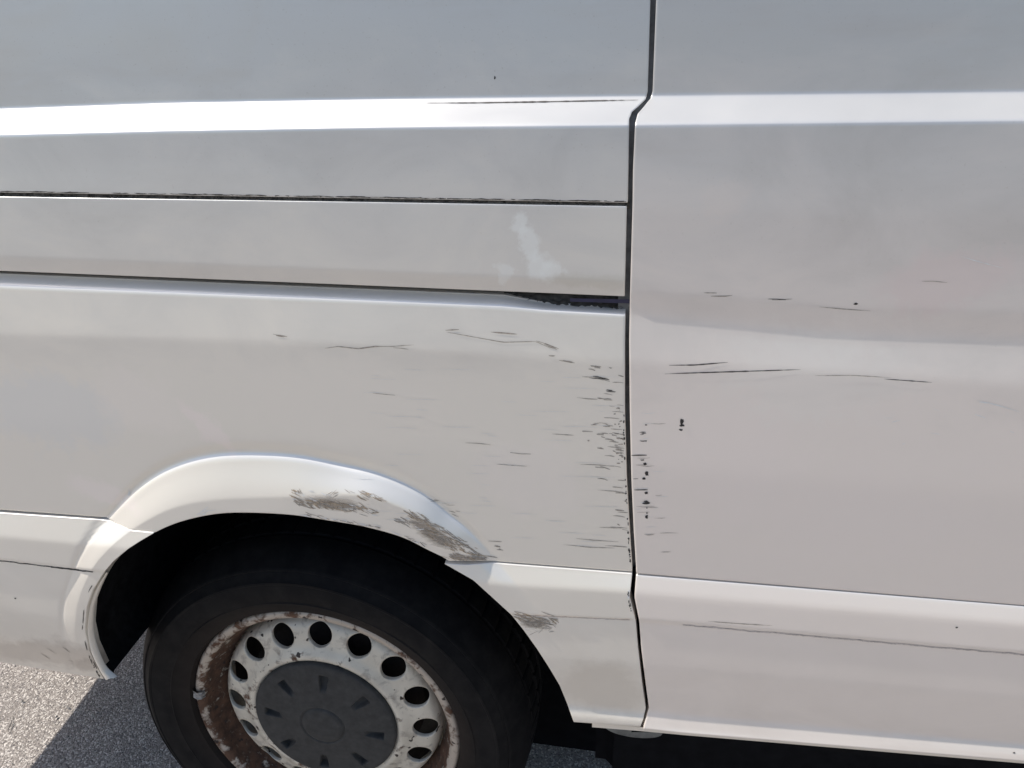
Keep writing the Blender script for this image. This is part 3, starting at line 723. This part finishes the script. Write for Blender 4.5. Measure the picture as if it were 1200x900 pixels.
# brake drum behind the disc
lathe('brake_drum', [(.0001, .05), (.10, .05), (.140, .055), (.150, .062), (.152, .14), (.14, .16), (.0001, .17)], 48, plain('rusty_drum', (.012, .008, .006), .9, 0, .5, 50, .5), WH, sharp=40)
lathe('inner_barrel', [(.186, .060), (.184, .10), (.190, .17), (.222, .185)], 96, plain('rust_dark', (.03, .018, .012), .9, 0, .5, 50), WH)

# ------------------------------------------------------------------ scratches, chips and scuffs laid on the skin
allV = []; allF = []
for v_, f_ in SURF:
    o_ = len(allV); allV += [tuple(p) for p in v_]; allF += [tuple(i+o_ for i in f) for f in f_]
BV = BVHTree.FromPolygons(allV, allF)
def hit(px, py):
    d = fw*FOC+rt*(px-600)+up*(450-py); d = d/np.linalg.norm(d)
    loc, nrm, idx, dist = BV.ray_cast(Vector(CAM), Vector(d), 5.0)
    if loc is None: return None
    if nrm.dot(Vector(d)) > 0: nrm = -nrm
    return loc+nrm*0.0005, nrm
class Marks:
    def __init__(s): s.V = []; s.F = []
    def stroke(s, pts, wpx, taper=True, jitter=0.45):
        if taper and wpx > 1.5:         # a broad mark is a bundle of hair scratches
            P = np.array(pts, float); n = int(wpx/0.8)
            for q in range(n):
                oy = (q-(n-1)/2)*0.8+random.uniform(-.3, .3); a, b = sorted((random.uniform(0, .45), random.uniform(.55, 1)))
                t = np.linspace(a, b, 4)*(len(P)-1); i = np.minimum(t.astype(int), len(P)-2); f = (t-i)[:, None]
                s.stroke([tuple(z) for z in P[i]*(1-f)+P[i+1]*f+np.array([0, oy])], random.uniform(.8, 1.25), True)
            return
        wpx *= 0.85
        P = np.array(pts, float); P[1:-1, 1] += rng.normal(size=len(P)-2)*.35; seg = np.hypot(*np.diff(P, axis=0).T); L = seg.sum()
        n = max(3, int(L/5)+2); cum = np.concatenate([[0], np.cumsum(seg)])
        q = np.linspace(0, L, n); X = np.interp(q, cum, P[:, 0]); Y = np.interp(q, cum, P[:, 1])
        ids = []
        for i in range(n):
            tx = X[min(i+1, n-1)]-X[max(i-1, 0)]; ty = Y[min(i+1, n-1)]-Y[max(i-1, 0)]; l = math.hypot(tx, ty) or 1
            w_ = wpx*.5*(1 if not taper else max(.12, math.sin(math.pi*(i+.35)/(n-.3))**.6))*(1+jitter*random.uniform(-1, 1))
            a = hit(X[i]-ty/l*w_, Y[i]+tx/l*w_); b = hit(X[i]+ty/l*w_, Y[i]-tx/l*w_)
            if a is None or b is None: ids = []; continue
            s.V += [tuple(a[0]), tuple(b[0])]; k = len(s.V)
            if ids: s.F.append((ids[0], ids[1], k-1, k-2))
            ids = (k-2, k-1)
    def blob(s, x, y, rx, ry, n=9):
        c = hit(x, y)
        if c is None: return
        k = len(s.V); ring = []
        for i in range(n):
            t = 2*math.pi*i/n; f = random.uniform(.6, 1.15); h = hit(x+rx*f*math.cos(t), y+ry*f*math.sin(t))
            if h is None: return
            ring.append(tuple(h[0]))
        s.V += [tuple(c[0])]+ring
        for i in range(n): s.F.append((k, k+1+i, k+1+(i+1) % n))
    def build(s, name, mat, kind=None, label=None):
        o = mesh_obj(name, s.V, s.F, mat, VAN)
        if kind: o['kind'] = kind
        if label: o['label'] = label
        return o
def one(name, pts, w_, mat, label=None):
    m_ = Marks(); m_.stroke(pts, w_); m_.build(name, mat, None, label)
# long scratches one can pick out
one('scratch', [(779, 438), (830, 436.5), (880, 434.5), (938, 433)], 1.45, SCR_D, 'long thin dark scratch on the sliding door')
one('scratch', [(784, 428), (815, 427), (853, 424.5)], 1.4, SCR_D)
one('scratch', [(955, 440), (1000, 440), (1045, 442.5)], 0.8, SCR_M)
one('scratch', [(1036, 444), (1065, 446), (1092, 448)], 1.2, SCR_D)
one('scratch', [(897, 350.5), (915, 350.7), (932, 350.3)], 1.7, SCR_D)
one('scratch', [(825, 343), (840, 343.3)], 1.2, SCR_M); one('scratch', [(833, 347), (850, 346.6), (858, 346)], 1.2, SCR_M)
one('scratch', [(305, 390), (320, 392), (335, 395), (350, 397)], 2.0, SCR_M)
one('scratch', [(381, 408), (396, 405), (420, 408), (440, 406), (460, 406), (485, 404)], 1.3, SCR_M)
one('scratch', [(522, 387), (538, 386)], 1.4, SCR_M); one('scratch', [(523, 389), (560, 396), (590, 401), (628, 400), (645, 408)], 1.1, SCR_M)
one('scratch', [(575, 389), (606, 391.5)], 1.5, SCR_M); one('scratch', [(628, 399), (642, 404), (656, 410)], 3.0, SCR_M)
one('scratch', [(652, 421), (668, 424), (686, 426)], 2.2, SCR_M)
one('scratch', [(690, 441), (703, 443), (718, 447)], 3.2, SCR_D); one('scratch', [(710, 457), (722, 459)], 3.0, SCR_D)
one('scratch', [(500, 121), (560, 120.5), (640, 119.5), (700, 118.5), (748, 117.5)], 1.5, SCR_D, 'dark scratch along the top of the bright shoulder ridge')
CREASE_SHADE = plain('crease_wear_shade', (0.54, 0.48, 0.445), 0.8, 0, 0.3, 200)  # brownish line paints the down-facing crease's shade along with worn paint
gm = Marks()
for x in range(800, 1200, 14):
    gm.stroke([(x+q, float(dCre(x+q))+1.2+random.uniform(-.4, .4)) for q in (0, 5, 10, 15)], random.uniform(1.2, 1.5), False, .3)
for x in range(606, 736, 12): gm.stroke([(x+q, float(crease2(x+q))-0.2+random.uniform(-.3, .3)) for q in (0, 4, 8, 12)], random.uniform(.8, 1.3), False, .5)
gm.build('crease_wear_shade', CREASE_SHADE, 'stuff')
one('scratch', [(830, 728), (870, 731), (905, 733)], 1.0, SCR_M)
one('scratch', [(1145, 470), (1165, 474), (1185, 480), (1200, 484)], 1.6, RAW, 'pale raw scratch at the right of the door')
one('scratch', [(1125, 300), (1145, 306), (1175, 314)], 1.2, RAW)
one('scratch', [(703, 546), (715, 550)], 1.0, SCR_M)
# small scratches, gathered
m_ = Marks(); d_ = Marks(); c_ = Marks(); r_ = Marks()
for (x, y, l, w_) in [(700, 430, 10, 3), (695, 429, 8, 2), (715, 468, 16, 2), (705, 467, 10, 1.3), (724, 478.5, 8, 1.8), (697, 496.5, 10, 3), (712, 499, 16, 2.2), (706, 508.5, 14, 3.2), (722, 508, 8, 2), (720, 517.5, 12, 2.2), (705, 525.5, 12, 2), (727, 527, 12, 3), (728, 531, 10, 2.5), (690, 516, 4, 2), (660, 509, 26, .9), (688, 467, 24, .9), (717, 490, 18, .9), (697, 442, 30, .8), (690, 640, 60, .9), (610, 531, 24, 1.2), (700, 633, 50, .9), (715, 618, 26, .8), (580, 634, 16, 1), (583, 640, 8, 2.6), (586, 644, 10, 2.0), (648, 417, 12, 1.6), (470, 408.5, 18, 1), (450, 462, 26, .8), (1095, 330, 30, .8), (990, 362, 60, .9), (700, 545, 40, .7), (715, 575, 30, .7), (722, 640, 26, 1.1), (730, 563, 12, 1), (730, 600, 12, .9), (725, 618, 20, .9), (560, 520, 30, .7), (600, 545, 36, .8)]:
    (m_ if w_ < 2 else m_).stroke([(x-l/2, y-random.uniform(-.6, .6)-.12*l*.3), (x, y), (x+l/2, y+.12*l*.3)], w_)
for (x, y, l, w_) in [(753, 508, 9, 3.2), (753.5, 517, 11, 2), (749, 533.5, 18, 1.5), (754, 539, 8, 1.6), (757, 498, 5, 1.6), (751, 574, 16, 1.2), (745, 561, 6, .9)]:
    d_.stroke([(x-l/2, y), (x+l/2, y-.3)], w_)
for (x, y, rx, ry) in [(799, 494, 2.3, 4.2), (799.5, 498.5, 3.2, 1.4), (798, 503.5, 2.4, 1.2), (756, 543.5, 2.6, 1.6), (758, 555, 2.4, 3.2), (754.5, 560.5, 2.6, 1.3), (757.5, 577.5, 2.2, 1.8), (757, 589, 5.0, 2.6), (758, 595, 1.1, .9), (758, 605.5, 1.8, 3), (758, 601, 1.0, 1.0), (741, 540, 1.5, 1), (1003, 356, 3.2, 1.8), (1121, 735, 2, 1.2), (580, 91, 1.2, 2.2), (744, 643, 1.3, 1), (18, 701, 1.2, 1), (1188, 882, 1.5, 1)]:
    c_.blob(x, y, rx, ry)
# short scrape dashes fanning along the panel edge
for k in range(34):
    y = random.choice([random.gauss(455, 18), random.gauss(512, 22), random.gauss(520, 14), random.uniform(560, 660)])
    x = float(gapL(y))-abs(random.gauss(4, 17 if y > 480 else 22)); l = random.uniform(3, 14)
    if x+l/2 > float(gapL(y))-1: x = float(gapL(y))-1-l/2
    m_.stroke([(x-l/2, y-.5), (x, y+random.uniform(-.5, .5)), (x+l/2, y+random.uniform(0, 1.5))], random.uniform(.5, 1.5))
for k in range(26):
    y = random.uniform(480, 650); x = float(gapR(y))+random.uniform(1, 30); l = random.uniform(4, 22)
    r_.stroke([(x, y), (x+l/2, y+.3), (x+l, y-.3)], .6) if k % 2 else m_.stroke([(x, y), (x+l/2, y+.3), (x+l, y-.3)], .5)
for k in range(60):
    x = random.uniform(420, 735); y = random.uniform(430, 650); l = random.uniform(10, 45)
    if y < 650: r_.stroke([(x-l, y-1), (x-l/2, y-.4), (min(x, 730), y)], .5)
# chips down the quarter-panel edge at the gap
for k in range(36):
    y = random.uniform(470, 664) if k > 12 else random.uniform(600, 660)
    c_.blob(float(gapL(y))-random.uniform(.6, 2.2), y, random.uniform(.5, 1.4), random.uniform(.7, 2.6), 6)
for k in range(26):
    y = random.uniform(480, 545); m_.blob(float(gapL(y))-random.uniform(1, 12), y, random.uniform(.7, 2.6), random.uniform(.4, 1.2), 7)
# chipped bumper edge by the arch
for (y0, y1, off, w_) in [(686, 694, 2, 1.4), (714, 732, -.2, 2.2), (732, 738, .3, 1.6), (746, 764, -1, 2.0), (768, 772, .5, 2.6), (772, 778, .8, 2), (779, 783, .6, 2.8), (784, 790, .2, 2.4), (788, 795, -.4, 2.8), (775, 796, -3, 1.2)]:
    c_.stroke([(float(lipLx(y0))-2.4-off*.6, y0), (float(lipLx((y0+y1)/2))-2.4-off*.6, (y0+y1)/2), (float(lipLx(y1))-2.4-off*.6, y1)], w_, jitter=.6)
# chips on the right moulding end
for k in range(14):
    y = random.uniform(690, 722); c_.blob(float(gapL(y))-random.uniform(1, 2.5), y, .7, random.uniform(.8, 2), 6)
r_.stroke([(738.5, 682), (736, 700), (741, 714), (744, 724)], 2.6, False)
# grime along the seam over the rail cover
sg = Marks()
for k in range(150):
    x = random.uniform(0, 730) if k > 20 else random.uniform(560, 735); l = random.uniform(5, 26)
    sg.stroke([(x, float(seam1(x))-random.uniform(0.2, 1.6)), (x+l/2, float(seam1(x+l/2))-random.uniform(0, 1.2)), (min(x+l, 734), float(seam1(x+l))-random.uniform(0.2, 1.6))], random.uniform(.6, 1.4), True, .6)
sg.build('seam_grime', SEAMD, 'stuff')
sg = Marks()  # dark strokes painting the contact shade in the seam above the bumper
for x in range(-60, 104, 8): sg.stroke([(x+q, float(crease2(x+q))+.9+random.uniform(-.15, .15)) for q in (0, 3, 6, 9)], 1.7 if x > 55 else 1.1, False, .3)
sg.build('bumper_seam_shade', CHIP, 'stuff')
# flare scuffs: clusters of short slanting strokes
def cluster(M, pts, n, l, w_, ang, spread):
    if M is m_: w_ *= .72; n = int(n*.8)
    P = np.array(pts, float)
    for _ in range(n):
        t = random.random()*(len(P)-1); i = int(t); q = P[i]+(P[min(i+1, len(P)-1)]-P[i])*(t-i)
        x, y = q[0]+random.gauss(0, spread[0]), q[1]+random.gauss(0, spread[1]); a_ = math.radians(random.gauss(ang, 11)); L_ = l*random.uniform(.4, 1.3)
        M.stroke([(x-math.cos(a_)*L_/2, y-math.sin(a_)*L_/2), (x+math.cos(a_)*L_/2, y+math.sin(a_)*L_/2)], w_*random.uniform(.5, 1.4))
sc = Marks()
cluster(m_, [(344, 584), (352, 591), (364, 592)], 34, 8, 1.3, 25, (3, 1.6))
cluster(m_, [(372, 592), (400, 594), (436, 601)], 40, 9, 1.2, 22, (4, 1.8))
cluster(m_, [(410, 576), (430, 579), (455, 588)], 22, 9, 1.0, 25, (3, 1.6))
cluster(m_, [(464, 610), (480, 613)], 16, 11, 1.4, 18, (2, 1.4))
cluster(m_, [(500, 623), (518, 630), (532, 639)], 44, 10, 1.5, 32, (4, 2))
cluster(m_, [(482, 600), (507, 613), (535, 630), (560, 650)], 46, 12, 1.3, 36, (1.5, 1.2))
cluster(m_, [(530, 652), (550, 655), (572, 655)], 44, 10, 1.5, 8, (3, 1.8))
cluster(m_, [(510, 585), (524, 594), (536, 602)], 12, 9, .9, 15, (3, 2))
cluster(m_, [(345, 575), (356, 578)], 10, 6, 1.0, 60, (3, 2)); cluster(m_, [(388, 579), (394, 577)], 8, 7, 1.0, -35, (2, 1.5))
cluster(m_, [(350, 601), (383, 607), (427, 615), (470, 627), (502, 641)], 50, 7, 1.0, 18, (4, .8))
cluster(r_, [(350, 603), (400, 610), (450, 620), (500, 642)], 30, 9, .9, 18, (4, .6)); cluster(r_, [(345, 578), (395, 580), (480, 612), (560, 650)], 20, 7, .9, 10, (5, 4))
cluster(m_, [(606, 724), (625, 729), (648, 726)], 55, 11, 1.0, 20, (5, 4)); cluster(m_, [(628, 735), (645, 738)], 16, 9, 1.0, -20, (4, 3))
# faint drag marks on the bumper foot, quarter panel and door
cluster(m_, [(30, 755), (60, 762), (90, 772)], 5, 12, .6, 25, (8, 5))
cluster(r_, [(1090, 470), (1150, 500)], 8, 10, 1.0, 6, (40, 14))
cluster(r_, [(150, 574), (153, 581)], 5, 7, 1.4, 95, (2, 2)); cluster(r_, [(232, 603), (245, 597)], 10, 9, 1.0, -25, (3, 1.5))
b_ = Marks()
for pts, n in (([(372, 590), (400, 592), (440, 600)], 46), ([(345, 583), (370, 592)], 16), ([(500, 622), (520, 631), (545, 648)], 40), ([(482, 601), (507, 614), (535, 631), (560, 650)], 34), ([(420, 578), (455, 589)], 14), ([(528, 652), (572, 655)], 26), ([(606, 724), (648, 728)], 30)):
    cluster(b_, pts, n, 10, 1.0, 24, (5, 2.4))
b_.build('rusty_scratch', SCR_B, 'stuff')
m_.build('fine_scratch', SCR_M, 'stuff'); d_.build('dark_scratch', SCR_D, 'stuff'); c_.build('paint_chip', CHIP, 'stuff'); r_.build('bare_scratch', RAW, 'stuff')

# soft stains: thin layers whose edges fade by noise
def stain(name, cx_, cy_, rx, ry, rot, col, strength, scale=60, stretch=(1, 1, 1), lo=.45, hi=.62, rough=.6):
    m, nt, b, out = newmat(name+'_film')
    n = 20; V = []; F = []; UV = []
    for j in range(n):
        for i in range(n):
            u, v = i/(n-1)*2-1, j/(n-1)*2-1
            x = cx_+u*rx*math.cos(rot)-v*ry*math.sin(rot); y = cy_+u*rx*math.sin(rot)+v*ry*math.cos(rot)
            h = hit(x, y); V.append(tuple(h[0]-h[1]*.00015) if h else None); UV.append((u, v))
    keep = {}; VV = []; UU = []
    for i, p in enumerate(V):
        if p is not None: keep[i] = len(VV); VV.append(p); UU.append(UV[i])
    for f in grid_faces(n, n):
        if all(i in keep for i in f):
            q = [keep[i] for i in f]
            if max((Vector(VV[q[0]])-Vector(VV[k])).length for k in q) < .03: F.append(tuple(q))
    me = bpy.data.meshes.new(name); me.from_pydata(VV, [], F); ul = me.uv_layers.new(name='UVMap')
    for lp in me.loops: ul.data[lp.index].uv = UU[lp.vertex_index]
    o = finish(me, name, m, VAN)
    tc = N(nt, 'ShaderNodeTexCoord'); ln = N(nt, 'ShaderNodeVectorMath'); ln.operation = 'LENGTH'; nt.links.new(tc.outputs['UV'], ln.inputs[0])
    fall = ramp(nt, ln.outputs['Value'], [(0.35, 1.0), (0.98, 0.0)])
    nz = noise(nt, scale, 6, 0.65, coords(nt, stretch), 0.5).outputs[0]
    k = math_(nt, 'ADD', nz, math_(nt, 'MULTIPLY', math_(nt, 'SUBTRACT', fall, 0.6), 0.45))
    a_ = math_(nt, 'MULTIPLY', math_(nt, 'MULTIPLY', ramp(nt, k, [(lo, 0.0), (hi, 1.0)]), fall), strength)
    nt.links.new(a_, b.inputs['Alpha']); b.inputs['Base Color'].default_value = (*col, 1); b.inputs['Roughness'].default_value = rough
    return o
for q_, (cx_, cy_, rx, ry, ro) in enumerate([(390, 590, 62, 13, .12), (505, 624, 58, 17, .62), (552, 654, 32, 7, .02), (627, 730, 30, 14, .05)]):
    stain('scuff', cx_, cy_, rx, ry, ro, (.34, .27, .20), .30, 90, (.6, 1, 2.0), lo=.44, hi=.62)
    stain('scuff', cx_, cy_+1, rx*.9, ry*.7, ro, (.17, .13, .10), .28, 260, (.3, 1, 2.6), lo=.52, hi=.62)
